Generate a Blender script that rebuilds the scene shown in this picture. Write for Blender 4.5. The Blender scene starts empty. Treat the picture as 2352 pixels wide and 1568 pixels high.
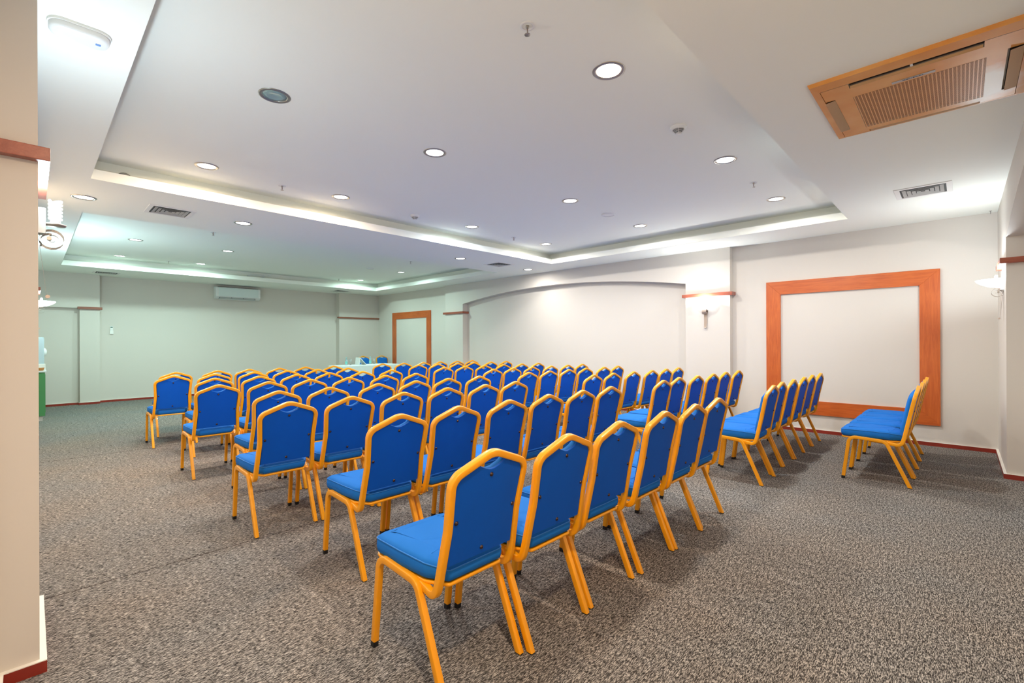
import bpy, bmesh, math, random
from mathutils import Vector, Matrix
random.seed(7)
S = bpy.context.scene
COL = S.collection
PI = math.pi

# ------------------------------------------------------------------ camera, world, exposure
H = 1.38
AB = math.atan(1031 / 1068.0)
FW = Vector((math.cos(AB), math.sin(AB), 0)); RT = Vector((math.sin(AB), -math.cos(AB), 0)); UP = Vector((0, 0, 1))
ROLL = 0.0036
cd = bpy.data.cameras.new('camera'); cam = bpy.data.objects.new('camera', cd); COL.objects.link(cam)
cd.sensor_width = 36.0; cd.lens = 1068.0 / 2352 * 36; cd.clip_start = 0.02; cd.clip_end = 100
a = RT * math.cos(ROLL) - UP * math.sin(ROLL); b = RT * math.sin(ROLL) + UP * math.cos(ROLL); c = -FW
M = Matrix(((a.x, b.x, c.x, 0), (a.y, b.y, c.y, 0), (a.z, b.z, c.z, H), (0, 0, 0, 1)))
cam.matrix_world = M
S.camera = cam
S.view_settings.view_transform = 'Standard'; S.view_settings.look = 'None'
S.view_settings.exposure = 0.52; S.view_settings.gamma = 1.0; S.view_settings.use_curve_mapping = False
W = bpy.data.worlds.new('world'); S.world = W; W.use_nodes = True
W.node_tree.nodes['Background'].inputs[0].default_value = (0.85, 0.93, 1.0, 1)
W.node_tree.nodes['Background'].inputs[1].default_value = 0.6
DOWN_W = 26.0       # power of one recessed downlight
SCONCE_W = 34.0     # power of one wall sconce bulb

# ------------------------------------------------------------------ helpers
def srgb(r, g, b_):
    f = lambda v: (v / 255 / 12.92) if v / 255 <= 0.04045 else ((v / 255 + 0.055) / 1.055) ** 2.4
    return (f(r), f(g), f(b_), 1)

def mat(name, col, rough=0.5, metal=0.0, coat=0.0, spec=0.5, noise=0.0, nscale=8.0, bump=0.0, bscale=200.0, emit=None, estr=0.0, sheen=0.0, alpha=1.0, trans=0.0):
    m = bpy.data.materials.new(name); m.use_nodes = True
    nt = m.node_tree; p = nt.nodes['Principled BSDF']
    p.inputs['Base Color'].default_value = col
    p.inputs['Roughness'].default_value = rough; p.inputs['Metallic'].default_value = metal
    p.inputs['Coat Weight'].default_value = coat; p.inputs['Specular IOR Level'].default_value = spec
    p.inputs['Sheen Weight'].default_value = sheen
    p.inputs['Transmission Weight'].default_value = trans
    if emit: p.inputs['Emission Color'].default_value = emit; p.inputs['Emission Strength'].default_value = estr
    tc = nt.nodes.new('ShaderNodeTexCoord')
    if noise > 0:
        n = nt.nodes.new('ShaderNodeTexNoise'); n.inputs['Scale'].default_value = nscale; n.inputs['Detail'].default_value = 4
        nt.links.new(tc.outputs['Object'], n.inputs['Vector'])
        mx = nt.nodes.new('ShaderNodeMixRGB'); mx.blend_type = 'MIX'
        mx.inputs[1].default_value = tuple(max(0, v * (1 - noise)) for v in col[:3]) + (1,)
        mx.inputs[2].default_value = tuple(min(1, v * (1 + noise)) for v in col[:3]) + (1,)
        nt.links.new(n.outputs['Fac'], mx.inputs[0]); nt.links.new(mx.outputs[0], p.inputs['Base Color'])
    if bump > 0:
        n2 = nt.nodes.new('ShaderNodeTexNoise'); n2.inputs['Scale'].default_value = bscale; n2.inputs['Detail'].default_value = 3
        nt.links.new(tc.outputs['Object'], n2.inputs['Vector'])
        bp = nt.nodes.new('ShaderNodeBump'); bp.inputs['Strength'].default_value = bump; bp.inputs['Distance'].default_value = 0.002
        nt.links.new(n2.outputs['Fac'], bp.inputs['Height']); nt.links.new(bp.outputs[0], p.inputs['Normal'])
    return m

def newmesh(name, bm, mats, parent=None, smooth=False, auto=None):
    me = bpy.data.meshes.new(name); bm.normal_update(); bm.to_mesh(me); bm.free()
    if not isinstance(mats, (list, tuple)): mats = [mats]
    for m in mats: me.materials.append(m)
    if smooth or auto:
        for p in me.polygons: p.use_smooth = True
    o = bpy.data.objects.new(name, me); COL.objects.link(o)
    if auto:
        md = None
        me.set_sharp_from_angle(angle=math.radians(auto))
    if parent: o.parent = parent
    return o

def thing(name, label, cat, loc=(0, 0, 0), rz=0.0, group=None):
    o = bpy.data.objects.new(name, None); COL.objects.link(o); o.location = loc; o.rotation_euler = (0, 0, rz)
    o.empty_display_size = 0.05
    o['label'] = label; o['category'] = cat
    if group: o['group'] = group
    return o
def tag(o, label, cat, group=None, kind=None):
    o['label'] = label; o['category'] = cat
    if group: o['group'] = group
    if kind: o['kind'] = kind
    return o
def struct(name, bm, mats, smooth=False, auto=None):
    o = newmesh(name, bm, mats, None, smooth, auto); o['kind'] = 'structure'; return o

def box(bm, x0, x1, y0, y1, z0, z1, mi=0, bev=0.0):
    ret = bmesh.ops.create_cube(bm, size=1.0)
    vs = ret['verts']
    for v in vs:
        v.co = Vector(((x0 + x1) / 2 + v.co.x * (x1 - x0), (y0 + y1) / 2 + v.co.y * (y1 - y0), (z0 + z1) / 2 + v.co.z * (z1 - z0)))
    fs = set(f for v in vs for f in v.link_faces)
    for f in fs: f.material_index = mi
    if bev > 0:
        es = list(set(e for v in vs for e in v.link_edges))
        bmesh.ops.bevel(bm, geom=es, offset=bev, segments=2, affect='EDGES', profile=0.6)
    return bm
def quad(bm, pts, mi=0):
    f = bm.faces.new([bm.verts.new(p) for p in pts]); f.material_index = mi; return f
def lathe(bm, prof, n=24, cx=0, cy=0, cz=0, mi=0, cap=True):
    rings = []
    for r, z in prof:
        if r < 1e-5: rings.append([bm.verts.new((cx, cy, cz + z))])
        else: rings.append([bm.verts.new((cx + r * math.cos(2 * PI * i / n), cy + r * math.sin(2 * PI * i / n), cz + z)) for i in range(n)])
    for A, B in zip(rings, rings[1:]):
        for i in range(n):
            j = (i + 1) % n
            if len(A) == 1 and len(B) == 1: continue
            if len(A) == 1: f = bm.faces.new((A[0], B[j], B[i]))
            elif len(B) == 1: f = bm.faces.new((A[i], A[j], B[0]))
            else: f = bm.faces.new((A[i], A[j], B[j], B[i]))
            f.material_index = mi
    return bm
def fillet(P, R, seg=5):
    """round the inner corners of a polyline; R = one radius or one per point"""
    P = [Vector(p) for p in P]
    if not isinstance(R, (list, tuple)): R = [R] * len(P)
    out = [P[0]]
    for i in range(1, len(P) - 1):
        p, a_, b_ = P[i], (P[i - 1] - P[i]), (P[i + 1] - P[i])
        la, lb = a_.length, b_.length; a_.normalize(); b_.normalize()
        ang = a_.angle(b_)
        if R[i] <= 0 or ang > PI - 0.01: out.append(p); continue
        t = min(R[i] / math.tan(ang / 2), la * 0.49, lb * 0.49)
        A, B = p + a_ * t, p + b_ * t
        r = t * math.tan(ang / 2); cdir = (a_ + b_).normalized(); cen = p + cdir * (r / math.sin(ang / 2))
        va, vb = A - cen, B - cen
        th = va.angle(vb)
        for k in range(seg + 1):
            s = k / seg
            if th < 1e-4: out.append(A.lerp(B, s)); continue
            out.append(cen + va * (math.sin((1 - s) * th) / math.sin(th)) + vb * (math.sin(s * th) / math.sin(th)))
    out.append(P[-1]); return out
def rsq(w, h, r=0.25, seg=2):
    """rounded rectangle profile (u, v)"""
    pts = []; rr = min(w, h) * r
    for cx, cy, a0 in ((w / 2 - rr, h / 2 - rr, 0), (-w / 2 + rr, h / 2 - rr, 90), (-w / 2 + rr, -h / 2 + rr, 180), (w / 2 - rr, -h / 2 + rr, 270)):
        for k in range(seg + 1):
            t = math.radians(a0 + 90 * k / seg); pts.append((cx + rr * math.cos(t), cy + rr * math.sin(t)))
    return pts
def circ(r, n=8): return [(r * math.cos(2 * PI * i / n), r * math.sin(2 * PI * i / n)) for i in range(n)]
def sweep(bm, path, prof, n0, closed=False, caps=True, mi=0, scale=None):
    P = [Vector(p) for p in path]; N = len(P); nrm = Vector(n0); rings = []
    for i in range(N):
        if closed: t = (P[(i + 1) % N] - P[i - 1])
        elif i == 0: t = P[1] - P[0]
        elif i == N - 1: t = P[-1] - P[-2]
        else: t = (P[i + 1] - P[i]).normalized() + (P[i] - P[i - 1]).normalized()
        t.normalize(); nrm = (nrm - t * nrm.dot(t)).normalized(); bn = t.cross(nrm)
        k = scale[i] if scale else 1.0
        rings.append([bm.verts.new(P[i] + nrm * (u * k) + bn * (v * k)) for u, v in prof])
    m = len(prof)
    for i in range(N if closed else N - 1):
        A, B = rings[i], rings[(i + 1) % N]
        for j in range(m):
            f = bm.faces.new((A[j], A[(j + 1) % m], B[(j + 1) % m], B[j])); f.material_index = mi
    if caps and not closed:
        f = bm.faces.new(list(reversed(rings[0]))); f.material_index = mi
        f = bm.faces.new(rings[-1]); f.material_index = mi
    return rings
def offset2d(poly, d, closed=True):
    """inset a polygon (counter-clockwise) by d"""
    n = len(poly); out = []
    for i in range(n):
        if closed: p0, p1, p2 = Vector(poly[i - 1]), Vector(poly[i]), Vector(poly[(i + 1) % n])
        else: p0, p1, p2 = Vector(poly[max(0, i - 1)]), Vector(poly[i]), Vector(poly[min(n - 1, i + 1)])
        e1 = (p1 - p0); e2 = (p2 - p1)
        if e1.length < 1e-7: e1 = e2
        if e2.length < 1e-7: e2 = e1
        e1.normalize(); e2.normalize()
        n1 = Vector((-e1.y, e1.x)); n2 = Vector((-e2.y, e2.x)); m_ = (n1 + n2)
        if m_.length < 1e-6: m_ = n1
        m_.normalize(); k = d / max(0.5, m_.dot(n1)); q = p1 + m_ * k; out.append((q.x, q.y))
    return out
def cushion(bm, outline, levels, mp, mi=0, capb=True):
    """outline CCW list (u,w); levels [(depth, inset)]; mp(u,w,d)->3D"""
    rings = []
    for d, ins in levels:
        o = offset2d(outline, ins) if abs(ins) > 1e-6 else outline
        rings.append([bm.verts.new(mp(u, w, d)) for u, w in o])
    n = len(outline)
    for A, B in zip(rings, rings[1:]):
        for i in range(n):
            f = bm.faces.new((A[i], A[(i + 1) % n], B[(i + 1) % n], B[i])); f.material_index = mi
    if capb: f = bm.faces.new(list(reversed(rings[0]))); f.material_index = mi
    f = bm.faces.new(rings[-1]); f.material_index = mi
    bmesh.ops.triangulate(bm, faces=[f for f in bm.faces if len(f.verts) > 4])
    return rings
def dup(root, loc, rz, name=None, label=None, group=None):
    r = root.copy(); COL.objects.link(r); r.location = loc; r.rotation_euler = (0, 0, rz)
    if label: r['label'] = label
    if group: r['group'] = group
    for ch in list(root.children):
        c_ = ch.copy(); COL.objects.link(c_); c_.parent = r
        for g in list(ch.children):
            d_ = g.copy(); COL.objects.link(d_); d_.parent = c_
    return r
def light(name, kind, parent, loc, power, color, size=0.05, rot=(0, 0, 0), spread=None):
    l = bpy.data.lights.new(name, kind); l.energy = power; l.color = color
    if kind == 'AREA':
        l.shape = 'DISK'; l.size = size
        if spread: l.spread = spread
    else: l.shadow_soft_size = size
    o = bpy.data.objects.new(name, l); COL.objects.link(o); o.location = loc; o.rotation_euler = rot
    if parent: o.parent = parent
    return o

# ------------------------------------------------------------------ materials
M_wall = mat('wall_paint', srgb(217, 211, 202), 0.75, spec=0.25, bump=0.08, bscale=60)
M_ceil = mat('ceiling_paint', srgb(247, 250, 241), 0.85, spec=0.2)
M_ply = mat('cream_caulk', srgb(240, 236, 226), 0.6)
def wood_mat(name, c1, c2, axis=1, scale=6.0, rough=0.35):
    m = bpy.data.materials.new(name); m.use_nodes = True; nt = m.node_tree; p = nt.nodes['Principled BSDF']
    tc = nt.nodes.new('ShaderNodeTexCoord'); mp = nt.nodes.new('ShaderNodeMapping')
    sc = [28.0, 28.0, 28.0]; sc[axis] = 2.2; mp.inputs['Scale'].default_value = sc
    n = nt.nodes.new('ShaderNodeTexNoise'); n.inputs['Scale'].default_value = 1.6; n.inputs['Detail'].default_value = 6; n.inputs['Roughness'].default_value = 0.65
    n.inputs['Distortion'].default_value = 0.6
    n2 = nt.nodes.new('ShaderNodeTexNoise'); n2.inputs['Scale'].default_value = 2.0; n2.inputs['Detail'].default_value = 2
    cr = nt.nodes.new('ShaderNodeValToRGB'); cr.color_ramp.elements[0].color = c1; cr.color_ramp.elements[1].color = c2
    cr.color_ramp.elements[0].position = 0.32; cr.color_ramp.elements[1].position = 0.68
    ad = nt.nodes.new('ShaderNodeMath'); ad.operation = 'ADD'; ml = nt.nodes.new('ShaderNodeMath'); ml.operation = 'MULTIPLY_ADD'
    ml.inputs[1].default_value = 0.5; ml.inputs[2].default_value = -0.25
    nt.links.new(tc.outputs['Object'], mp.inputs[0]); nt.links.new(mp.outputs[0], n.inputs['Vector']); nt.links.new(tc.outputs['Object'], n2.inputs['Vector'])
    nt.links.new(n2.outputs['Fac'], ml.inputs[0]); nt.links.new(n.outputs['Fac'], ad.inputs[0]); nt.links.new(ml.outputs[0], ad.inputs[1])
    nt.links.new(ad.outputs[0], cr.inputs[0]); nt.links.new(cr.outputs[0], p.inputs['Base Color'])
    p.inputs['Roughness'].default_value = rough; p.inputs['Coat Weight'].default_value = 0.25; p.inputs['Coat Roughness'].default_value = 0.2
    return m
M_woodY = wood_mat('cherry_wood_horizontal', srgb(182, 82, 28), srgb(206, 104, 42), 1)
M_woodX = wood_mat('cherry_wood_along_x', srgb(150, 78, 52), srgb(178, 104, 76), 0)
M_woodZ = wood_mat('cherry_wood_vertical', srgb(182, 82, 28), srgb(206, 104, 42), 2)
M_rail = wood_mat('rail_wood', srgb(142, 66, 46), srgb(168, 90, 66), 1)
M_railX = wood_mat('rail_wood_x', srgb(128, 72, 52), srgb(160, 98, 74), 0)
M_base = mat('skirting_red', srgb(146, 44, 28), 0.4, coat=0.3, noise=0.25, nscale=10)
M_orange = mat('orange_enamel', srgb(246, 164, 0), 0.36, coat=0.22, noise=0.04, nscale=3)
M_blue = mat('blue_fabric', srgb(28, 110, 196), 0.8, spec=0.15, sheen=0.0, noise=0.05, nscale=5, bump=0.25, bscale=900)
M_blue2 = mat('blue_back_panel', srgb(0, 84, 190), 0.65, spec=0.2, noise=0.07, nscale=6, bump=0.15, bscale=700)
M_pipe = mat('blue_piping', srgb(44, 120, 200), 0.7, spec=0.3)
M_rivet = mat('bronze_rivet', srgb(84, 68, 66), 0.22, metal=0.9)
M_black = mat('black_rubber', srgb(22, 22, 24), 0.55)
M_dark = mat('dark_void', srgb(14, 13, 12), 0.9)
M_steel = mat('brushed_metal', srgb(176, 170, 162), 0.32, metal=0.85)
M_copper = mat('satin_metal', srgb(206, 190, 176), 0.35, metal=0.45)
M_white = mat('white_plastic', srgb(232, 234, 232), 0.35, coat=0.2)
M_grey = mat('grey_metal', srgb(150, 150, 144), 0.3, metal=0.7)
M_gridw = mat('grille_white', srgb(236, 236, 231), 0.5)
M_green = mat('green_laminate', srgb(74, 140, 84), 0.4, noise=0.05)
M_cloth = mat('white_tablecloth', srgb(222, 238, 234), 0.8, sheen=0.2)
M_glass = mat('clear_glass', (0.9, 0.97, 0.97, 1), 0.05, trans=0.92)
M_water = mat('bottle_plastic', (0.65, 0.9, 0.95, 1), 0.15, trans=0.6)
M_aqua = mat('aqua_label', srgb(120, 205, 200), 0.5)
M_basket = mat('wicker', srgb(196, 130, 70), 0.7, noise=0.4, nscale=60)
M_bowl = mat('opal_glass', srgb(245, 246, 246), 0.3, emit=(0.92, 0.96, 1.0, 1), estr=2.6)
M_bulb = mat('lit_bulb', (1, 1, 1, 1), 0.4, emit=(0.9, 0.96, 1.0, 1), estr=14)

def carpet():
    m = bpy.data.materials.new('carpet'); m.use_nodes = True; nt = m.node_tree; p = nt.nodes['Principled BSDF']
    L = nt.links.new
    tc = nt.nodes.new('ShaderNodeTexCoord')
    mp = nt.nodes.new('ShaderNodeMapping'); mp.inputs['Scale'].default_value = (58, 250, 1)
    mp2 = nt.nodes.new('ShaderNodeMapping'); mp2.inputs['Scale'].default_value = (22, 90, 1)
    n = nt.nodes.new('ShaderNodeTexNoise'); n.inputs['Scale'].default_value = 1.0; n.inputs['Detail'].default_value = 2.5; n.inputs['Roughness'].default_value = 0.75
    n2 = nt.nodes.new('ShaderNodeTexNoise'); n2.inputs['Scale'].default_value = 1.0; n2.inputs['Detail'].default_value = 3
    n3 = nt.nodes.new('ShaderNodeTexNoise'); n3.inputs['Scale'].default_value = 0.9; n3.inputs['Detail'].default_value = 3
    L(tc.outputs['Object'], mp.inputs[0]); L(tc.outputs['Object'], mp2.inputs[0]); L(mp.outputs[0], n.inputs['Vector']); L(mp2.outputs[0], n2.inputs['Vector']); L(tc.outputs['Object'], n3.inputs['Vector'])
    a1 = nt.nodes.new('ShaderNodeMath'); a1.operation = 'MULTIPLY_ADD'; a1.inputs[1].default_value = 0.30; L(n2.outputs['Fac'], a1.inputs[0])
    mm = nt.nodes.new('ShaderNodeMath'); mm.operation = 'MULTIPLY'; mm.inputs[1].default_value = 0.90; L(n.outputs['Fac'], mm.inputs[0]); L(mm.outputs[0], a1.inputs[2])
    cr = nt.nodes.new('ShaderNodeValToRGB'); e = cr.color_ramp.elements
    e[0].position = 0.48; e[0].color = srgb(38, 35, 33); e[1].position = 0.70; e[1].color = srgb(186, 180, 172)
    k = cr.color_ramp.elements.new(0.59); k.color = srgb(94, 91, 88)
    L(a1.outputs[0], cr.inputs[0])
    # broad dye variation
    cr3 = nt.nodes.new('ShaderNodeValToRGB'); cr3.color_ramp.elements[0].position = 0.35; cr3.color_ramp.elements[1].position = 0.65
    cr3.color_ramp.elements[0].color = (0.92, 0.96, 1.0, 1); cr3.color_ramp.elements[1].color = (1.06, 1.0, 0.95, 1)
    L(n3.outputs['Fac'], cr3.inputs[0])
    mx = nt.nodes.new('ShaderNodeMixRGB'); mx.blend_type = 'MULTIPLY'; mx.inputs[0].default_value = 1; L(cr.outputs[0], mx.inputs[1]); L(cr3.outputs[0], mx.inputs[2])
    # two seams between carpet widths, running along x
    sx = nt.nodes.new('ShaderNodeSeparateXYZ'); L(tc.outputs['Object'], sx.inputs[0])
    last = mx.outputs[0]
    for y0, w_ in ((3.56, 0.0035), (7.66, 0.006)):
        s1 = nt.nodes.new('ShaderNodeMath'); s1.operation = 'SUBTRACT'; s1.inputs[1].default_value = y0; L(sx.outputs['Y'], s1.inputs[0])
        s2 = nt.nodes.new('ShaderNodeMath'); s2.operation = 'ABSOLUTE'; L(s1.outputs[0], s2.inputs[0])
        s3 = nt.nodes.new('ShaderNodeMath'); s3.operation = 'LESS_THAN'; s3.inputs[1].default_value = w_; L(s2.outputs[0], s3.inputs[0])
        q = nt.nodes.new('ShaderNodeMixRGB'); q.inputs[2].default_value = srgb(48, 34, 28); L(s3.outputs[0], q.inputs[0]); L(last, q.inputs[1]); last = q.outputs[0]
    L(last, p.inputs['Base Color']); p.inputs['Roughness'].default_value = 0.95; p.inputs['Specular IOR Level'].default_value = 0.1
    bp = nt.nodes.new('ShaderNodeBump'); bp.inputs['Strength'].default_value = 0.5; bp.inputs['Distance'].default_value = 0.004
    L(a1.outputs[0], bp.inputs['Height']); L(bp.outputs[0], p.inputs['Normal'])
    return m
M_carpet = carpet()

# ------------------------------------------------------------------ room shell
ZC = 2.935; ZU = 3.16; ZLIP = 3.033
XL, XR, YN, YF = -0.10, 8.17, -0.325, 14.15
XLF = -0.45   # left wall beyond the second pillar
YA = 14.375   # recessed part of the far wall
bm = bmesh.new(); quad(bm, [(-1.2, -1.6, 0), (8.6, -1.6, 0), (8.6, 14.7, 0), (-1.2, 14.7, 0)]); struct('floor', bm, M_carpet)

TR = [(0.40, 7.29, 1.04, 5.92), (0.43, 7.33, 7.52, 12.84)]
bm = bmesh.new()
X0, X1, Y0, Y1 = -1.2, 8.6, -1.6, 14.7
ys = [Y0, TR[0][2], TR[0][3], TR[1][2], TR[1][3], Y1]
def cq(x0, x1, y0, y1, z): quad(bm, [(x0, y1, z), (x1, y1, z), (x1, y0, z), (x0, y0, z)])
cq(X0, X1, ys[0], ys[1], ZC); cq(X0, X1, ys[2], ys[3], ZC); cq(X0, X1, ys[4], ys[5], ZC)
for t in TR:
    cq(X0, t[0], t[2], t[3], ZC); cq(t[1], X1, t[2], t[3], ZC)
    c_ = 0.15; a0, a1, b0, b1 = t[0] - c_, t[1] + c_, t[2] - c_, t[3] + c_
    cq(a0, a1, b0, b1, ZU)
    zb = ZC + 0.012
    for p, q in (((a0, b0), (a1, b0)), ((a1, b0), (a1, b1)), ((a1, b1), (a0, b1)), ((a0, b1), (a0, b0))):
        quad(bm, [(p[0], p[1], zb), (q[0], q[1], zb), (q[0], q[1], ZU), (p[0], p[1], ZU)])
    # cove floor
    for (x0, x1, y0, y1) in ((a0, a1, b0, t[2]), (a0, a1, t[3], b1), (a0, t[0], t[2], t[3]), (t[1], a1, t[2], t[3])):
        quad(bm, [(x0, y0, zb), (x1, y0, zb), (x1, y1, zb), (x0, y1, zb)])
struct('ceiling', bm, M_ceil)
for k, t in enumerate(TR):
    bm = bmesh.new(); w_ = 0.018
    zz = ZC + .001
    box(bm, t[0] - w_, t[1] + w_, t[2] - w_, t[2], zz, ZLIP); box(bm, t[0] - w_, t[1] + w_, t[3], t[3] + w_, zz, ZLIP)
    box(bm, t[0] - w_, t[0], t[2], t[3], zz, ZLIP); box(bm, t[1], t[1] + w_, t[2], t[3], zz, ZLIP)
    struct('trim_%d' % (k + 1), bm, M_ceil)

def arch_wall(bm, xf, xb, ya, yb, yc, yd, zs, zp, thick_dir):
    """wall band on plane x=xf from ya..yd with an arched recess yb..yc (spring zs, peak zp) of back plane x=xb"""
    n = 28; hw = (yc - yb) / 2; rise = zp - zs; R = (hw * hw + rise * rise) / (2 * rise); ym = (yb + yc) / 2; zc = zp - R
    arc = []
    for i in range(n + 1):
        y = yb + (yc - yb) * i / n; arc.append((y, zc + math.sqrt(R * R - (y - ym) ** 2)))
    def q(pts): quad(bm, pts)
    q([(xf, ya, 0), (xf, yb, 0), (xf, yb, ZC + .01), (xf, ya, ZC + .01)])
    q([(xf, yc, 0), (xf, yd, 0), (xf, yd, ZC + .01), (xf, yc, ZC + .01)])
    for (y0, z0), (y1, z1) in zip(arc, arc[1:]):
        q([(xf, y0, z0), (xf, y1, z1), (xf, y1, ZC + .01), (xf, y0, ZC + .01)])
        q([(xf, y0, z0), (xf, y1, z1), (xb, y1, z1), (xb, y0, z0)])
        q([(xb, y0, 0), (xb, y1, 0), (xb, y1, z1), (xb, y0, z0)])
    q([(xf, yb, 0), (xf, yb, arc[0][1]), (xb, yb, arc[0][1]), (xb, yb, 0)])
    q([(xf, yc, 0), (xf, yc, arc[-1][1]), (xb, yc, arc[-1][1]), (xb, yc, 0)])
XCOL = 8.05
bm = bmesh.new(); quad(bm, [(XR, YN - 1, 0), (XR, 2.75, 0), (XR, 2.75, ZC + .01), (XR, YN - 1, ZC + .01)])
quad(bm, [(XCOL, 2.75, 0), (XR, 2.75, 0), (XR, 2.75, ZC + .01), (XCOL, 2.75, ZC + .01)])
arch_wall(bm, XCOL, 8.22, 2.75, 3.50, 9.60, 10.35, 2.39, 2.632, 1)
quad(bm, [(XCOL, 10.35, 0), (XR, 10.35, 0), (XR, 10.35, ZC + .01), (XCOL, 10.35, ZC + .01)])
quad(bm, [(XR, 10.35, 0), (XR, YA, 0), (XR, YA, ZC + .01), (XR, 10.35, ZC + .01)])
struct('wall_right', bm, M_wall)
# far wall: niche at left, flush column, recessed field behind the air conditioner, flush column at right
bm = bmesh.new(); Z1 = ZC + .01
def wy(x0, x1, y, z0=0, z1=Z1): quad(bm, [(x0, y, z0), (x1, y, z0), (x1, y, z1), (x0, y, z1)])
def wx(y0, y1, x, z0=0, z1=Z1): quad(bm, [(x, y0, z0), (x, y1, z0), (x, y1, z1), (x, y0, z1)])
wy(XLF - .1, 0.765, YF + 0.11, 0, 2.165); wy(XLF - .1, 0.765, YF, 2.165, Z1); quad(bm, [(XLF - .1, YF, 2.165), (0.765, YF, 2.165), (0.765, YF + .11, 2.165), (XLF - .1, YF + .11, 2.165)])
wx(YF, YF + .11, 0.765, 0, 2.165); wy(0.765, 1.105, YF); wx(YF, YA, 1.105); wy(1.105, 6.79, YA); wx(YF, YA, 6.79); wy(6.79, XR + .1, YF)
struct('wall_far', bm, M_wall)
# left wall: near recess, first pillar, arched recess, second pillar, deep recess for the cabinet
XP1, XP2 = 0.024, 0.062
bm = bmesh.new()
wx(YN - 1, 2.79, XL); wy(XL, XP1, 2.79)
n0 = len(bm.verts)
arch_wall(bm, XP1, -0.15, 2.79, 3.49, 9.55, 9.60, 2.39, 2.632, 1)
wy(XP1, XP2, 9.60); wx(9.60, 10.35, XP2); wy(XLF, XP2, 10.35); wx(10.35, YF + .11, XLF)
struct('wall_left', bm, M_wall)
# near wall: pillar at right with its lamp, then an arched recess beside the camera
bm = bmesh.new()
def near_arch():
    yf, yb = YN, YN - 0.55; xa, xb_ = 0.75, 6.74; n = 28; zs, zp = 2.40, 2.66
    hw = (xb_ - xa) / 2; rise = zp - zs; R = (hw * hw + rise * rise) / (2 * rise); xm = (xa + xb_) / 2; zc = zp - R
    arc = [(xa + (xb_ - xa) * i / n, zc + math.sqrt(R * R - (xa + (xb_ - xa) * i / n - xm) ** 2)) for i in range(n + 1)]
    wy(XL, xa, yf); wy(xb_, XR, yf)
    for (x0, z0), (x1, z1) in zip(arc, arc[1:]):
        quad(bm, [(x0, yf, z0), (x1, yf, z1), (x1, yf, Z1), (x0, yf, Z1)])
        quad(bm, [(x0, yf, z0), (x1, yf, z1), (x1, yb, z1), (x0, yb, z0)])
        quad(bm, [(x0, yb, 0), (x1, yb, 0), (x1, yb, z1), (x0, yb, z0)])
    wx(yb, yf, xa, 0, arc[0][1]); wx(yb, yf, xb_, 0, arc[-1][1])
near_arch()
struct('wall_near', bm, M_wall)

# skirting with a cream top ledge
def skirting(name, runs):
    bm = bmesh.new()
    for (x0, y0, x1, y1, nx, ny) in runs:   # wall foot from (x0,y0) to (x1,y1), room side normal (nx,ny)
        d = 0.022; xa, xb_ = sorted((x0, x1)); ya, yb = sorted((y0, y1))
        if nx: xa, xb_ = sorted((x0, x0 + nx * d))
        else: ya, yb = sorted((y0, y0 + ny * d))
        box(bm, xa, xb_, ya, yb, 0.0, 0.048, 0)
        box(bm, xa, xb_, ya, yb, 0.0481, 0.052, 1)
    o = struct(name, bm, [M_base, M_ply]); return o
d = 0.022
skirting('baseboard_right', [(XR, YN, XR, 2.75, -1, 0), (XCOL - d, 2.75, XR, 2.75, 0, -1), (XCOL, 2.75, XCOL, 3.50 + 0, -1, 0), (8.22, 3.50, 8.22, 9.60, -1, 0), (XCOL, 9.60, XCOL, 10.35 + d, -1, 0), (XCOL, 9.6, 8.22, 9.6, 0, -1), (XR, 10.35 + d, XR, YF, -1, 0)])
skirting('baseboard_far', [(XLF, YF + .11, 0.765, YF + .11, 0, -1), (0.745, YF, 1.105, YF, 0, -1), (1.105, YA, 6.79, YA, 0, -1), (6.79, YF, 6.79, YA, -1, 0), (6.77, YF, XR, YF, 0, -1)])
skirting('baseboard_left', [(XL, YN, XL, 2.768, 1, 0), (XL, 2.79, XP1 + d, 2.79, 0, -1), (XP1, 2.79, XP1, 3.49, 1, 0), (-0.15, 3.5, -0.15, 9.55, 1, 0), (XP1, 9.60, XP2 + d, 9.60, 0, -1), (XP2, 9.6, XP2, 10.35, 1, 0), (XLF, 10.35, XLF, YF + .11, 1, 0)])
skirting('baseboard_near', [(6.74 - d, YN, XR - d, YN, 0, 1), (6.74, YN - .55, 6.74, YN, -1, 0), (XL + d, YN, 0.75, YN, 0, 1), (0.75, YN - .55, 6.74, YN - .55, 0, 1)])

# wooden rails round the pillars
def rail(i, x0, x1, y0, y1, m, z0=2.137, z1=2.192, bev=0.003):
    bm = bmesh.new(); box(bm, x0, x1, y0, y1, z0, z1, 0, bev); struct('trim_%d' % i, bm, m)
rail(3, 8.005, 8.175, 2.70, 3.55, M_rail)
rail(4, 8.005, 8.225, 9.555, 10.41, M_rail)
rail(5, XL - .05, 0.060, 2.748, 3.50, M_rail, 2.142, 2.198)
rail(6, XP1, 0.105, 9.56, 10.38, M_rail)
rail(7, 0.73, 1.145, 14.10, 14.20, M_railX)
rail(8, 6.745, 8.175, 14.10, 14.20, M_railX, 2.135, 2.18)
rail(9, 6.695, 7.43, YN - .50, YN + 0.045, M_rail)

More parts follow.
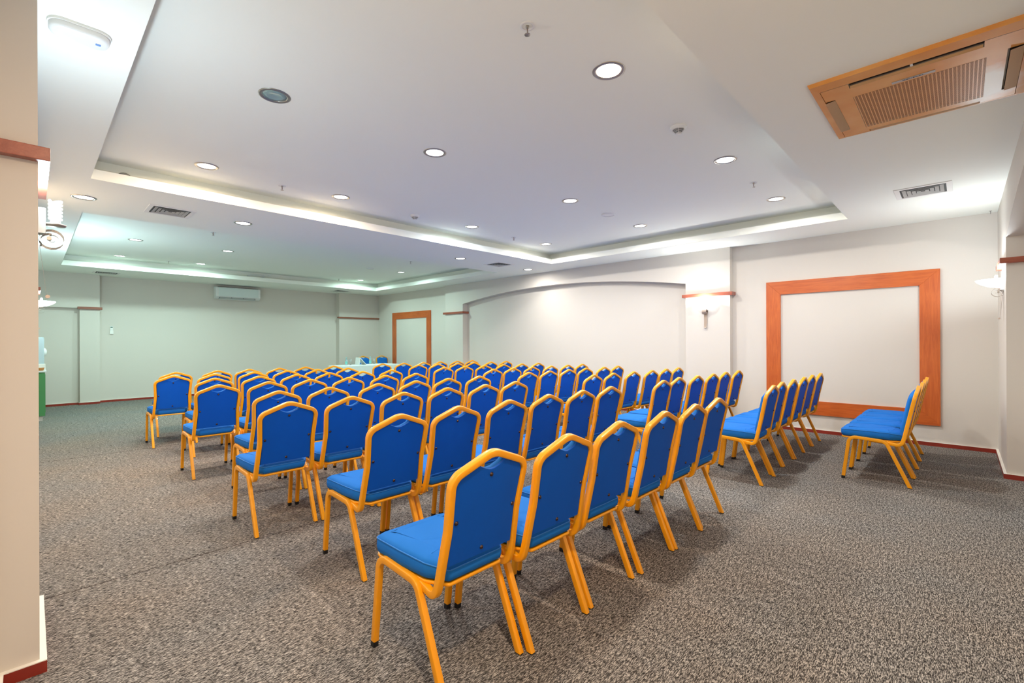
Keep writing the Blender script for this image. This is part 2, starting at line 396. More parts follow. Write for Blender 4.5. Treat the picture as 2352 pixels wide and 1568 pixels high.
# ------------------------------------------------------------------ square wooden frames on the right wall
def wall_frame(y0, y1, z0, z1, w, label):
    t = thing('wall_frame', label, 'wooden frame', (XR, (y0 + y1) / 2, z0), 0, 'wooden frames on the right wall')
    x0, x1 = -0.028, -0.001; hy = (y1 - y0) / 2; h = z1 - z0
    def piece(nm, pts, m):
        bm = bmesh.new(); A = [bm.verts.new((x0, p[0], p[1])) for p in pts]; B = [bm.verts.new((x1, p[0], p[1])) for p in pts]
        bm.faces.new(A); bm.faces.new(list(reversed(B)))
        for i in range(4): bm.faces.new((A[i], B[i], B[(i + 1) % 4], A[(i + 1) % 4]))
        bmesh.ops.recalc_face_normals(bm, faces=bm.faces)
        bmesh.ops.bevel(bm, geom=list(bm.edges), offset=0.0015, segments=1, affect='EDGES')
        newmesh(nm, bm, m, t)
    g = 0.0
    piece('top_rail', [(-hy, h), (hy, h), (hy - w, h - w), (-hy + w, h - w)], M_woodY)
    piece('bottom_rail', [(-hy, 0), (-hy + w, w), (hy - w, w), (hy, 0)], M_woodY)
    piece('stile', [(-hy, 0), (-hy, h), (-hy + w, h - w), (-hy + w, w)], M_woodZ)
    piece('stile', [(hy, 0), (hy - w, w), (hy - w, h - w), (hy, h)], M_woodZ)
    return t
wall_frame(0.19, 2.23, 0.268, 2.301, 0.203, 'large square cherry wood frame on the right wall beside the corner')
wall_frame(11.18, 13.25, 0.268, 2.310, 0.205, 'square cherry wood frame on the right wall, the far one near the front table')

# ------------------------------------------------------------------ recessed downlights
def make_downlight(lit, tint):
    t = thing('downlight', '', 'ceiling light', (0, 0, 0), 0, 'recessed round downlights')
    bm = bmesh.new(); lathe(bm, [(0.078, 0.004), (0.080, -0.002), (0.088, -0.007), (0.098, -0.007), (0.106, -0.003), (0.107, 0.001)], 40)
    newmesh('bezel', bm, M_grey if not lit else M_steel, t, smooth=True)
    if lit:
        m = mat('lamp_lens_' + tint[0], (1, 1, 1, 1), 0.4, emit=tint[1], estr=6.0)
        bm = bmesh.new(); lathe(bm, [(0, -0.0015), (0.05, -0.0018), (0.079, -0.001), (0.079, 0.003)], 40); newmesh('lens', bm, m, t, smooth=True)
    else:
        m = mat('unlit_lens', srgb(138, 168, 168), 0.15, coat=0.6)
        bm = bmesh.new(); lathe(bm, [(0, -0.002), (0.045, -0.002), (0.05, -0.0045), (0.056, -0.0045), (0.06, -0.002), (0.079, -0.001), (0.079, 0.003)], 40); newmesh('lens', bm, m, t, smooth=True)
    return t
TINT = {'warm': ((1.0, 0.80, 0.62, 1), (1.0, 0.76, 0.55)), 'cool': ((0.88, 0.97, 1.0, 1), (0.86, 0.96, 1.0)), 'neutral': ((1.0, 0.98, 0.93, 1), (1.0, 0.95, 0.89)), 'mint': ((0.85, 1.0, 0.97, 1), (0.68, 1.0, 0.92))}
protos = {}
DL = [ # x, y, z, tint, label
 (0.40, 6.73, ZC, 'warm', 'lit warm downlight on the beam between the trays, leftmost, near the left pillar'),
 (1.93, 6.73, ZC, 'neutral', 'lit downlight on the beam between the ceiling trays, right of the left vent'),
 (5.59, 6.73, ZC, 'neutral', 'lit downlight on the beam between the ceiling trays, left of the small far vent'),
 (7.48, 6.73, ZC, 'neutral', 'lit downlight on the beam between the trays, closest to the arched wall'),
 (2.65, 1.665, ZU, 'warm', 'largest lit warm downlight, nearest the camera in the near ceiling tray'),
 (2.65, 3.56, ZU, 'neutral', 'lit neutral downlight in the middle of the near tray, right of the unlit one'),
 (2.65, 5.47, ZU, 'warm', 'lit pinkish downlight by the far edge of the near tray, second from left'),
 (1.24, 5.47, ZU, 'warm', 'lit warm downlight in the far left corner of the near tray'),
 (4.76, 1.665, ZU, 'cool', 'lit cool downlight in the near tray, below the right smoke detector'),
 (4.76, 3.56, ZU, 'neutral', 'lit downlight in the near tray, left of the flat round ceiling cap'),
 (4.76, 5.45, ZU, 'cool', 'small lit cool downlight by the far edge of the near tray, third from left'),
 (6.52, 1.67, ZU, 'neutral', 'lit downlight in the right corner of the near tray'),
 (6.55, 3.56, ZU, 'neutral', 'lit downlight near the right edge of the near tray, right of the ceiling cap'),
 (6.56, 5.46, ZU, 'neutral', 'small lit downlight in the far right corner of the near tray'),
 (1.27, 10.27, ZU, 'mint', 'lit mint white downlight, nearer left one in the far ceiling tray'),
 (1.27, 12.37, ZU, 'mint', 'lit mint white downlight in the far left corner of the far tray'),
 (2.68, 10.28, ZU, 'mint', 'lit mint white downlight in the far tray, second from left in its nearer row'),
 (2.68, 12.35, ZU, 'mint', 'lit mint white downlight in the far tray, second from left in its back row'),
 (6.58, 10.28, ZU, 'mint', 'lit mint white downlight in the far tray, right one of its nearer row'),
 (6.60, 12.42, ZU, 'mint', 'lit mint white downlight in the far right corner of the far tray'),
 (0.45, 0.30, ZC, 'warm', 'added warm downlight, out of view in the low ceiling beside the camera corner'),  # unseen extra lamp, added to throw warm light on the left pillar
]
for x, y, z, k, lab in DL:
    if k not in protos:
        t = make_downlight(True, (k, TINT[k][0])); protos[k] = t; t.location = (x, y, z); t['label'] = lab
    else:
        t = dup(protos[k], (x, y, z), 0, label=lab)
for x, y, z, k, lab in DL:
    l = light('downlight_lamp', 'AREA', None, (x, y, z - 0.012), DOWN_W * (1.45 if y < 1 else .45 if x > 7 else .9), TINT[k][1], 0.15, spread=math.radians(175))
    # lamp is part of its downlight
    for o in COL.objects:
        if o.name.startswith('downlight') and o.type == 'EMPTY' and (Vector(o.location) - Vector((x, y, z))).length < 0.01:
            l.location = (0, 0, -0.012); l.parent = o
t = make_downlight(False, None); t.location = (1.23, 3.56, ZU); t['label'] = 'unlit downlight with dark metal ring and greenish glass in the near tray'

# ------------------------------------------------------------------ sprinklers, detectors, cap
def make_sprinkler():
    t = thing('sprinkler', '', 'sprinkler', group='ceiling sprinklers')
    bm = bmesh.new(); lathe(bm, [(0.042, 0.0005), (0.041, -0.003), (0.032, -0.005), (0.029, -0.004), (0.028, 0.004), (0.012, 0.004)], 24); newmesh('escutcheon', bm, M_white, t, smooth=True)
    bm = bmesh.new(); lathe(bm, [(0.010, 0.004), (0.010, -0.010), (0.007, -0.014), (0.0, -0.014)], 12)
    sweep(bm, fillet([(-.008, 0, -.010), (-.014, 0, -.028), (-.003, 0, -.046)], .01), circ(.0022, 6), (0, 1, 0))
    sweep(bm, fillet([(.008, 0, -.010), (.014, 0, -.028), (.003, 0, -.046)], .01), circ(.0022, 6), (0, 1, 0))
    newmesh('body', bm, M_steel, t, smooth=True)
    bm = bmesh.new(); lathe(bm, [(0, -.014), (.003, -.016), (.0032, -.040), (0, -.044)], 10); newmesh('bulb', bm, mat('red_bulb', srgb(130, 30, 30), 0.2), t, smooth=True)
    bm = bmesh.new(); lathe(bm, [(0, -.046), (.006, -.046), (.017, -.049), (.017, -.051), (0, -.048)], 16); newmesh('deflector', bm, M_steel, t, smooth=True)
    return t
SP = [(1.953, 1.756, ZU, 'ceiling sprinkler nearest the camera, at the top middle'), (1.994, 5.552, ZU, 'ceiling sprinkler between two warm downlights at the far edge of the near tray'),
 (5.672, 1.677, ZU, 'ceiling sprinkler between the two right downlights of the near tray'), (5.75, 5.50, ZU, 'ceiling sprinkler in the far right part of the near tray'),
 (2.059, 8.691, ZU, 'ceiling sprinkler at the left near edge of the far tray'), (2.10, 12.443, ZU, 'ceiling sprinkler between the back left downlights of the far tray'),
 (5.865, 8.781, ZU, 'ceiling sprinkler near the right end of the far tray'), (6.04, 12.60, ZU, 'ceiling sprinkler near the far right corner of the far tray')]
sp0 = None
for x, y, z, lab in SP:
    if sp0 is None: sp0 = make_sprinkler(); sp0.location = (x, y, z); sp0['label'] = lab; sp0.rotation_euler = (0, 0, 0.6)
    else: dup(sp0, (x, y, z), random.uniform(0, 3), label=lab)
def make_detector():
    t = thing('smoke_detector', '', 'smoke detector', group='smoke detectors')
    bm = bmesh.new(); lathe(bm, [(0.066, 0.0005), (0.067, -0.008), (0.064, -0.014), (0.053, -0.020), (0.050, -0.026)], 32); newmesh('base', bm, M_white, t, smooth=True)
    bm = bmesh.new(); lathe(bm, [(0.047, -0.024), (0.020, -0.056)], 32); newmesh('chamber', bm, M_dark, t)
    for i in range(5):
        r = 0.049 - i * 0.0052; z = -0.027 - i * 0.0062
        bm = bmesh.new(); lathe(bm, [(r, z), (r + .0015, z - .0016), (r - .001, z - .0034), (r - .003, z - .002)], 32); newmesh('louvre', bm, M_white, t, smooth=True)
    bm = bmesh.new()
    for k in range(4):
        a_ = k * PI / 2 + .4
        sweep(bm, [(0.048 * math.cos(a_), 0.048 * math.sin(a_), -.024), (0.02 * math.cos(a_), 0.02 * math.sin(a_), -.058)], rsq(.004, .003), (0, 0, 1))
    newmesh('ribs', bm, M_white, t)
    bm = bmesh.new(); lathe(bm, [(0.024, -.056), (.022, -.061), (0, -.063)], 24); newmesh('cap', bm, M_white, t, smooth=True)
    return t
t = make_detector(); t.location = (3.752, 1.688, ZU); t['label'] = 'white smoke detector with black slots, near one right of the warm downlight'
dup(t, (3.767, 5.529, ZU), .5, label='small white smoke detector near the far edge of the near tray')
def make_cap(name, x, y, label):
    t = thing(name, label, 'ceiling cap', (x, y, ZU), 0, 'flat round ceiling caps')
    bm = bmesh.new(); lathe(bm, [(0.093, 0.0005), (0.094, -0.006), (0.086, -0.011), (0.078, -0.010)], 36); newmesh('rim', bm, M_white, t, smooth=True)
    bm = bmesh.new(); lathe(bm, [(0.078, -0.008), (0.0, -0.009)], 36); newmesh('plate', bm, M_gridw, t)
make_cap('blank_ceiling_disc', 5.651, 3.565, 'flat round white cap in the near tray between two right downlights')
make_cap('blank_ceiling_disc', 5.727, 10.304, 'flat round cap in the far tray left of the right downlight')

# ------------------------------------------------------------------ supply air vents (four-way diffusers)
def make_vent():
    t = thing('air_vent', '', 'air vent', group='square ceiling air vents')
    h = 0.225
    def ring(bm, ro, ri, z0, z1):
        o = [(-ro, -ro), (ro, -ro), (ro, ro), (-ro, ro)]; i_ = [(-ri, -ri), (ri, -ri), (ri, ri), (-ri, ri)]
        for k in range(4):
            j = (k + 1) % 4
            quad(bm, [(o[k][0], o[k][1], z0), (i_[k][0], i_[k][1], z1), (i_[j][0], i_[j][1], z1), (o[j][0], o[j][1], z0)])
    bm = bmesh.new(); ring(bm, h, h - .004, 0, -.006); ring(bm, h - .004, .180, -.006, -.006); ring(bm, .180, .176, -.006, .02); newmesh('frame', bm, M_gridw, t)
    bm = bmesh.new(); quad(bm, [(-.18, -.18, -.0008), (-.18, .18, -.0008), (.18, .18, -.0008), (.18, -.18, -.0008)]); newmesh('duct', bm, mat('duct_grey', srgb(84, 84, 82), .8), t)
    for k in range(4):
        r = 0.162 - k * 0.038
        bm = bmesh.new(); ring(bm, r, r - .031, -.0090, -.0035)
        bmesh.ops.solidify(bm, geom=list(bm.faces), thickness=.0012); bmesh.ops.recalc_face_normals(bm, faces=bm.faces)
        newmesh('louvre', bm, M_gridw, t)
    return t
VT = [(1.155, 6.74, 'square white air vent on the left part of the beam between the trays'), (6.46, 0.28, 'square white air vent near the right corner, partly loose, below the large air conditioner'),
 (6.57, 6.70, 'small square vent at the right end of the beam between the trays'), (1.175, 13.63, 'square vent in front of the far wall above its left column'), (6.57, 13.58, 'square vent in front of the far wall near the far right corner')]
v0 = None
for x, y, lab in VT:
    if v0 is None: v0 = make_vent(); v0.location = (x, y, ZC - .0005); v0['label'] = lab
    else: dup(v0, (x, y, ZC - .0005), 0, label=lab)

# ------------------------------------------------------------------ ceiling cassette air conditioner
def yellow_plastic():
    m = bpy.data.materials.new('yellowed_plastic'); m.use_nodes = True; nt = m.node_tree; p = nt.nodes['Principled BSDF']; L = nt.links.new
    tc = nt.nodes.new('ShaderNodeTexCoord')
    n = nt.nodes.new('ShaderNodeTexNoise'); n.inputs['Scale'].default_value = 3.0; n.inputs['Detail'].default_value = 3
    L(tc.outputs['Object'], n.inputs['Vector'])
    cr = nt.nodes.new('ShaderNodeValToRGB'); cr.color_ramp.elements[0].color = srgb(216, 138, 36); cr.color_ramp.elements[1].color = srgb(228, 168, 92)
    cr.color_ramp.elements[0].position = .35; cr.color_ramp.elements[1].position = .7; L(n.outputs['Fac'], cr.inputs[0])
    # bleached patch near one corner (object space)
    vd = nt.nodes.new('ShaderNodeVectorMath'); vd.operation = 'DISTANCE'; vd.inputs[1].default_value = (0.16, -0.40, 0)
    mpz = nt.nodes.new('ShaderNodeMapping'); mpz.inputs['Scale'].default_value = (0.75, 1.35, 0); L(tc.outputs['Object'], mpz.inputs[0]); L(mpz.outputs[0], vd.inputs[0])
    nn = nt.nodes.new('ShaderNodeTexNoise'); nn.inputs['Scale'].default_value = 9; nn.inputs['Detail'].default_value = 3; L(tc.outputs['Object'], nn.inputs['Vector'])
    ad = nt.nodes.new('ShaderNodeMath'); ad.operation = 'MULTIPLY_ADD'; ad.inputs[1].default_value = .16; L(nn.outputs['Fac'], ad.inputs[0]); L(vd.outputs['Value'], ad.inputs[2])
    mr = nt.nodes.new('ShaderNodeMapRange'); mr.inputs['From Min'].default_value = .20; mr.inputs['From Max'].default_value = .32; mr.inputs['To Min'].default_value = 1; mr.inputs['To Max'].default_value = 0; L(ad.outputs[0], mr.inputs['Value'])
    mx = nt.nodes.new('ShaderNodeMixRGB'); mx.inputs[2].default_value = srgb(232, 226, 214); L(mr.outputs[0], mx.inputs[0]); L(cr.outputs[0], mx.inputs[1])
    L(mx.outputs[0], p.inputs['Base Color']); p.inputs['Roughness'].default_value = .4
    return m
M_yel = yellow_plastic()
CX0, CY0 = 3.80, 0.185
t = thing('cassette_air_conditioner', 'large yellowed four-way ceiling air conditioner at the top right', 'air conditioner', (CX0, CY0, ZC))
def lp(x, y): return (x - CX0, y - CY0)
bm = bmesh.new()
def fr_ring(bm, o, i_, z0, z1, mi=0):
    (a0, a1, b0, b1), (c0, c1, d0, d1) = o, i_
    O = [(a0, b0), (a1, b0), (a1, b1), (a0, b1)]; I = [(c0, d0), (c1, d0), (c1, d1), (c0, d1)]
    for k in range(4):
        j = (k + 1) % 4
        quad(bm, [(O[k][0], O[k][1], z0), (I[k][0], I[k][1], z1), (I[j][0], I[j][1], z1), (O[j][0], O[j][1], z0)], mi)
fr_ring(bm, (-.50, .497, -.497, .487), (-.492, .489, -.489, .479), .0, -.022)
fr_ring(bm, (-.492, .489, -.489, .479), (-.405, .464, -.432, .440), -.022, -.026)
fr_ring(bm, (-.405, .464, -.432, .440), (-.405, .464, -.432, .440), -.026, -.010)
newmesh('frame', bm, M_yel, t)
# inner panel with openings: built as strips
bm = bmesh.new(); z = -.026
G = (3.602, 4.172, -.105, .485)   # grille
SA = (3.385, 3.466, -.092, .482)  # open slot
LF = (3.565, 4.135, .572, .636); RF = (3.572, 4.132, -.246, -.182); BF = (4.236, 4.268, -.092, .474)
PX0, PX1, PY0, PY1 = CX0 - .402, CX0 + .461, CY0 - .429, CY0 + .437
xs_ = sorted({PX0, PX1, G[0], G[1], max(SA[0], PX0), SA[1], LF[0], LF[1], RF[0], RF[1], BF[0]} ); ys_ = sorted({PY0, PY1, G[2], G[3], SA[2], SA[3], LF[2], LF[3] if LF[3] < PY1 else PY1, RF[3], BF[2], BF[3]})
def inside(r, x, y): return r[0] < x < r[1] and r[2] < y < r[3]
for i in range(len(xs_) - 1):
    for j in range(len(ys_) - 1):
        xm, ym = (xs_[i] + xs_[i + 1]) / 2, (ys_[j] + ys_[j + 1]) / 2
        if any(inside(r, xm, ym) for r in (G, SA, LF, RF, BF)): continue
        p0 = lp(xs_[i], ys_[j]); p1 = lp(xs_[i + 1], ys_[j + 1])
        quad(bm, [(p0[0], p1[1], z), (p1[0], p1[1], z), (p1[0], p0[1], z), (p0[0], p0[1], z)])
newmesh('front_panel', bm, M_yel, t)
# grille: perforated
def perf_mat():
    m = bpy.data.materials.new('perforated_plastic'); m.use_nodes = True; nt = m.node_tree; p = nt.nodes['Principled BSDF']; L = nt.links.new
    tc = nt.nodes.new('ShaderNodeTexCoord'); sx = nt.nodes.new('ShaderNodeSeparateXYZ'); L(tc.outputs['Object'], sx.inputs[0])
    def cell(out, n_, off):
        a_ = nt.nodes.new('ShaderNodeMath'); a_.operation = 'MULTIPLY_ADD'; a_.inputs[1].default_value = n_; a_.inputs[2].default_value = off; L(out, a_.inputs[0])
        f = nt.nodes.new('ShaderNodeMath'); f.operation = 'FRACT'; L(a_.outputs[0], f.inputs[0])
        s_ = nt.nodes.new('ShaderNodeMath'); s_.operation = 'SUBTRACT'; s_.inputs[1].default_value = .5; L(f.outputs[0], s_.inputs[0])
        b_ = nt.nodes.new('ShaderNodeMath'); b_.operation = 'ABSOLUTE'; L(s_.outputs[0], b_.inputs[0]); return b_.outputs[0]
    cy = cell(sx.outputs['Y'], 33 / .57, .0); cx = cell(sx.outputs['X'], 62 / .56, .0)
    # hole: |cy|/.36 + |cx|/.3 style superellipse
    p1 = nt.nodes.new('ShaderNodeMath'); p1.operation = 'LESS_THAN'; p1.inputs[1].default_value = .36; L(cy, p1.inputs[0])
    p2 = nt.nodes.new('ShaderNodeMath'); p2.operation = 'LESS_THAN'; p2.inputs[1].default_value = .25; L(cx, p2.inputs[0])
    h = nt.nodes.new('ShaderNodeMath'); h.operation = 'MULTIPLY'; L(p1.outputs[0], h.inputs[0]); L(p2.outputs[0], h.inputs[1])
    tr = nt.nodes.new('ShaderNodeBsdfTransparent'); ms = nt.nodes.new('ShaderNodeMixShader'); out = nt.nodes['Material Output']
    L(h.outputs[0], ms.inputs[0]); L(p.outputs[0], ms.inputs[1]); L(tr.outputs[0], ms.inputs[2]); L(ms.outputs[0], out.inputs[0])
    p.inputs['Base Color'].default_value = srgb(222, 158, 88); p.inputs['Roughness'].default_value = .4
    return m
bm = bmesh.new(); g0, g1 = lp(G[0], G[2]), lp(G[1], G[3]); quad(bm, [(g0[0], g1[1], z - .0005), (g1[0], g1[1], z - .0005), (g1[0], g0[1], z - .0005), (g0[0], g0[1], z - .0005)])
newmesh('grille', bm, perf_mat(), t)
bm = bmesh.new(); quad(bm, [(g0[0], g1[1], -.012), (g1[0], g1[1], -.012), (g1[0], g0[1], -.012), (g0[0], g0[1], -.012)])
newmesh('filter', bm, mat('dusty_red_filter', srgb(110, 40, 22), .8, noise=.7, nscale=6), t)
def flap(r, tilt_axis, dz0, dz1, m, hole=True):
    (x0, y0), (x1, y1) = lp(r[0], r[2]), lp(r[1], r[3])
    bm = bmesh.new(); quad(bm, [(x0, y1, -.006), (x1, y1, -.006), (x1, y0, -.006), (x0, y0, -.006)]); newmesh('outlet', bm, M_dark, t)
    bm = bmesh.new()
    dz0 -= 0; 
    if tilt_axis == 'y':   # long in y, opens along x
        pts = [(x0, y0 + .004, dz0), (x1 - .002, y0 + .004, dz1), (x1 - .002, y1 - .004, dz1), (x0, y1 - .004, dz0)]
    else:
        pts = [(x0 + .004, y0, dz0), (x1 - .004, y0, dz0), (x1 - .004, y1, dz1), (x0 + .004, y1, dz1)]
    quad(bm, pts); bmesh.ops.solidify(bm, geom=list(bm.faces), thickness=.003); bmesh.ops.recalc_face_normals(bm, faces=bm.faces)
    newmesh('flap', bm, m, t)
M_flap = mat('flap_plastic', srgb(250, 208, 152), .4)
flap((SA[0] + .048, SA[1] - .014, SA[2], SA[3]), 'y', -.024, -.034, M_flap)
bm = bmesh.new(); (x0, y0), (x1, y1) = lp(SA[0], SA[2]), lp(SA[1], SA[3]); quad(bm, [(x0, y1, -.004), (x1, y1, -.004), (x1, y0, -.004), (x0, y0, -.004)]); newmesh('outlet', bm, mat('dusty_fin', srgb(92, 84, 76), .7, noise=.8, nscale=40), t)
bm = bmesh.new(); box(bm, x0 + .02, x0 + .05, (y0 + y1) / 2 - .006, (y0 + y1) / 2 + .006, -.022, -.006); newmesh('flap_bracket', bm, M_white, t)
flap((LF[0], LF[1], LF[2], LF[3] - .010), 'x', -.0275, -.0330, M_flap); flap((RF[0], RF[1], RF[2] + .002, RF[3] - .010), 'x', -.0300, -.0360, M_flap); flap(BF, 'y', -.024, -.0275, M_flap)
bm = bmesh.new(); a0, a1 = lp(3.556, .10), lp(3.582, .292); box(bm, a0[0], a1[0], a0[1], a1[1], z - .0025, z + .001); newmesh('name_plate', bm, mat('silver_plate', srgb(176, 174, 172), .35, metal=.3), t)['label'] = 'silver name strip with dark lettering'
cu = bpy.data.curves.new('lettering', 'FONT'); cu.body = 'GENERAL'; cu.size = .019; cu.extrude = .0003; cu.align_x = 'CENTER'; cu.align_y = 'CENTER'
to = bpy.data.objects.new('lettering_tmp', cu); COL.objects.link(to)
dg = bpy.context.evaluated_depsgraph_get(); me = bpy.data.meshes.new_from_object(to.evaluated_get(dg)); bpy.data.objects.remove(to)
lt = bpy.data.objects.new('lettering', me); COL.objects.link(lt); me.materials.append(mat('dark_letter', srgb(38, 42, 52), .5)); lt.parent = t
# read from below, text direction along -y, top of letters towards -x
lt.matrix_local = Matrix(((0, -1, 0, (a0[0] + a1[0]) / 2), (-1, 0, 0, (a0[1] + a1[1]) / 2), (0, 0, -1, z - .0032), (0, 0, 0, 1)))
lt.scale = (1.2, .75, 1)

# ------------------------------------------------------------------ emergency light on the soffit
t = thing('emergency_light', 'white rounded emergency light on the ceiling above the left pillar', 'emergency light', (0.175, 3.15, ZC))
def rrect(w, h, r, seg=6):
    return [(u, v) for u, v in rsq(w, h, r / min(w, h), seg)]
bm = bmesh.new(); cushion(bm, rrect(.236, .148, .06), [(0.0, 0.0), (.012, 0.0)], lambda u, w, d_: (u, w, -d_)); bmesh.ops.recalc_face_normals(bm, faces=bm.faces)
newmesh('back_plate', bm, M_gridw, t, auto=40)
bm = bmesh.new(); cushion(bm, rrect(.224, .138, .058), [(.012, 0.0), (.030, 0.0), (.040, .006), (.043, .016)], lambda u, w, d_: (u, w, -d_)); bmesh.ops.recalc_face_normals(bm, faces=bm.faces)
newmesh('cover', bm, M_white, t, auto=50)
bm = bmesh.new(); box(bm, .058, .078, -.012, .006, -.0445, -.0425); newmesh('sticker', bm, mat('blue_sticker', srgb(110, 150, 210), .4, noise=.5, nscale=200), t)['label'] = 'small blue printed sticker'

# ------------------------------------------------------------------ wall sconces
def make_sconce(bowl=True):
    t = thing('wall_sconce', '', 'wall lamp', group='scroll wall lamps with glass bowls')
    # local: +x out of the wall, y along the wall, z up (origin on the wall, z=0 is floor)
    bm = bmesh.new(); n = 28; prof = [(.205, 2.012), (.200, 2.000), (.165, 1.972), (.11, 1.945), (.05, 1.932), (.0, 1.930)]
    # half bowl flattened against the wall
    rings = []
    for r, z in prof:
        rr = []
        for i in range(n + 1):
            a_ = -PI / 2 + PI * i / n; rr.append(bm.verts.new((max(.006, r * math.cos(a_) + .006), r * math.sin(a_), z)))
        rings.append(rr)
    for A, B in zip(rings, rings[1:]):
        for i in range(n): bm.faces.new((A[i], A[i + 1], B[i + 1], B[i]))
    bmesh.ops.remove_doubles(bm, verts=bm.verts, dist=.0004)
    bmesh.ops.solidify(bm, geom=list(bm.faces), thickness=.004); bmesh.ops.recalc_face_normals(bm, faces=bm.faces)
    if bowl: newmesh('glass_bowl', bm, M_bowl, t, smooth=True)
    else: bm.free()
    bm = bmesh.new(); box(bm, .0, .028, -.035, .035, 1.90, 2.02, 0, .002); newmesh('wall_mount', bm, M_white, t)
    if not bowl:
        bm = bmesh.new(); lathe(bm, [(0, 1.944), (.036, 1.944), (.040, 1.950), (.038, 1.954), (.020, 1.956), (.018, 1.975), (0, 1.975)], 24, cx=.062); newmesh('lamp_holder', bm, M_steel, t, smooth=True)
        for k in range(2):
            hp = [(.062 + .020 * math.cos(a_ * .35 + k * PI), .020 * math.sin(a_ * .35 + k * PI), 1.98 + a_ * .0019) for a_ in range(46)]
            bm = bmesh.new(); sweep(bm, hp, circ(.006, 8), (0, 0, 1)); newmesh('spiral_bulb', bm, M_bulb, t, smooth=True)
    bm = bmesh.new(); lathe(bm, [(0, 1.945), (.012, 1.947), (.014, 1.975), (.012, 2.05), (.006, 2.06), (0, 2.062)], 12, cx=.055); newmesh('bulb', bm, M_bulb, t, smooth=True) if bowl else bm.free()
    # strip: tail up the wall, then rolled into a scroll
    path = [(.030, 0, 1.606), (.022, 0, 1.70), (.012, 0, 1.80), (.008, 0, 1.845)]
    cx_, cz_ = .048, 1.878
    for k in range(0, 23):
        a_ = PI + .75 - k * (2 * PI / 16) ; r = .044 * (1 - k * .0) if k < 16 else .044 - (k - 16) * .0035
        path.append((cx_ + r * math.cos(a_), 0, cz_ - r * math.sin(a_) if False else cz_ + r * math.sin(a_)))
    # widths: tail narrows to the bottom
    bm = bmesh.new(); rings = []; N = len(path)
    for i, p in enumerate(path):
        w_ = .024 + .020 * min(1, max(0, (p[2] - 1.606) / .24)) if i < 4 else .036
        if i < 4: w_ = .019 + .014 * (i / 3)
        rings.append([bm.verts.new((p[0], -w_, p[2])), bm.verts.new((p[0], w_, p[2]))])
    for A, B in zip(rings, rings[1:]): bm.faces.new((A[0], A[1], B[1], B[0]))
    bmesh.ops.solidify(bm, geom=list(bm.faces), thickness=.0025); bmesh.ops.recalc_face_normals(bm, faces=bm.faces)
    newmesh('scroll', bm, M_copper, t, smooth=False)
    bm = bmesh.new()
    sp = []
    for k in range(14):
        a_ = k * .5; r = .022 - k * .0009; sp.append((.052 + r * math.cos(a_), 0, 1.88 + r * math.sin(a_)))
    rr = [[bm.verts.new((p[0], -.012, p[2])), bm.verts.new((p[0], .012, p[2]))] for p in sp]
    for A, B in zip(rr, rr[1:]): bm.faces.new((A[0], A[1], B[1], B[0]))
    bmesh.ops.solidify(bm, geom=list(bm.faces), thickness=.002); newmesh('inner_curl', bm, M_copper, t)
    bm = bmesh.new(); ret = lathe(bm, [(0, -.02), (.009, -.02), (.009, .02), (0, .02)], 14)
    for v in bm.verts: v.co = Vector((v.co.x + .040, v.co.z, v.co.y + 1.882))
    newmesh('pin', bm, M_steel, t, smooth=False)
    bm = bmesh.new(); lathe(bm, [(0, -.018), (.008, -.018), (.009, 0), (.008, .018), (0, .018)], 14)
    for v in bm.verts: v.co = Vector((v.co.x + .034, v.co.z, v.co.y + 1.603))
    newmesh('tail_curl', bm, M_copper, t, smooth=False)
    l = light('bulb_light', 'POINT', t, (.085 if bowl else .075, 0, 2.06 if bowl else 2.10), SCONCE_W, (0.86, 0.94, 1.0), .035)
    return t
s0 = make_sconce(); s0.location = (XCOL, 3.145, 0); s0.rotation_euler = (0, 0, PI)
s0['label'] = 'lit bowl wall lamp on the right wall pillar between the arch and the large frame'
q = dup(s0, (7.08, YN, 0), PI / 2, label='lit bowl wall lamp at the right edge, on the near pillar beyond the frame')
s1 = make_sconce(False); s1.location = (XP1, 3.15, 0); s1['label'] = 'scroll wall lamp without glass bowl on the near left pillar'
q3 = dup(s0, (XP2, 9.97, 0), 0, label='lit bowl wall lamp on the farther left pillar, above the green cabinet')
for root, pw, col in ((s0, 20, (.92, .96, .98)), (q, 18, (.84, .93, 1.0)), (q3, 52, (.62, .90, 1.0)), (s1, 19, (.70, .87, 1.0))):
    for ch in root.children:
        if ch.type == 'LIGHT': ch.data = ch.data.copy(); ch.data.energy = pw; ch.data.color = col

# ------------------------------------------------------------------ split air conditioner, remote, outlets on the far wall
t = thing('wall_air_conditioner', 'white wall-mounted split air conditioner high on the far wall', 'air conditioner', (3.955, YA, 2.55))
bm = bmesh.new(); w_ = .545
prof = [(0, 0.0), (-.10, .005), (-.165, .035), (-.195, .07), (-.198, .29), (-.18, .315), (-.15, .318), (0, .318)]
A = [bm.verts.new((-w_, y, z)) for y, z in prof]; B = [bm.verts.new((w_, y, z)) for y, z in prof]
for i in range(len(prof)):
    j = (i + 1) % len(prof); bm.faces.new((A[i], A[j], B[j], B[i]))
bm.faces.new(list(reversed(A))); bm.faces.new(B); bmesh.ops.recalc_face_normals(bm, faces=bm.faces)
bmesh.ops.bevel(bm, geom=[e for e in bm.edges], offset=.004, segments=2, affect='EDGES')
newmesh('body', bm, M_white, t, auto=35)
bm = bmesh.new(); box(bm, -w_ + .07, w_ - .05, -.202, -.19, .075, .295, 0, .004); newmesh('front_panel', bm, mat('glossy_white', srgb(220, 232, 230), .12, coat=.8), t)
bm = bmesh.new(); box(bm, -w_ + .09, w_ - .12, -.175, -.085, .001, .036, 0, .002); newmesh('outlet_slot', bm, mat('slot_grey', srgb(120, 126, 124), .6), t)
bm = bmesh.new(); box(bm, -w_ + .09, w_ - .12, -.185, -.115, .004, .014, 0, .002)
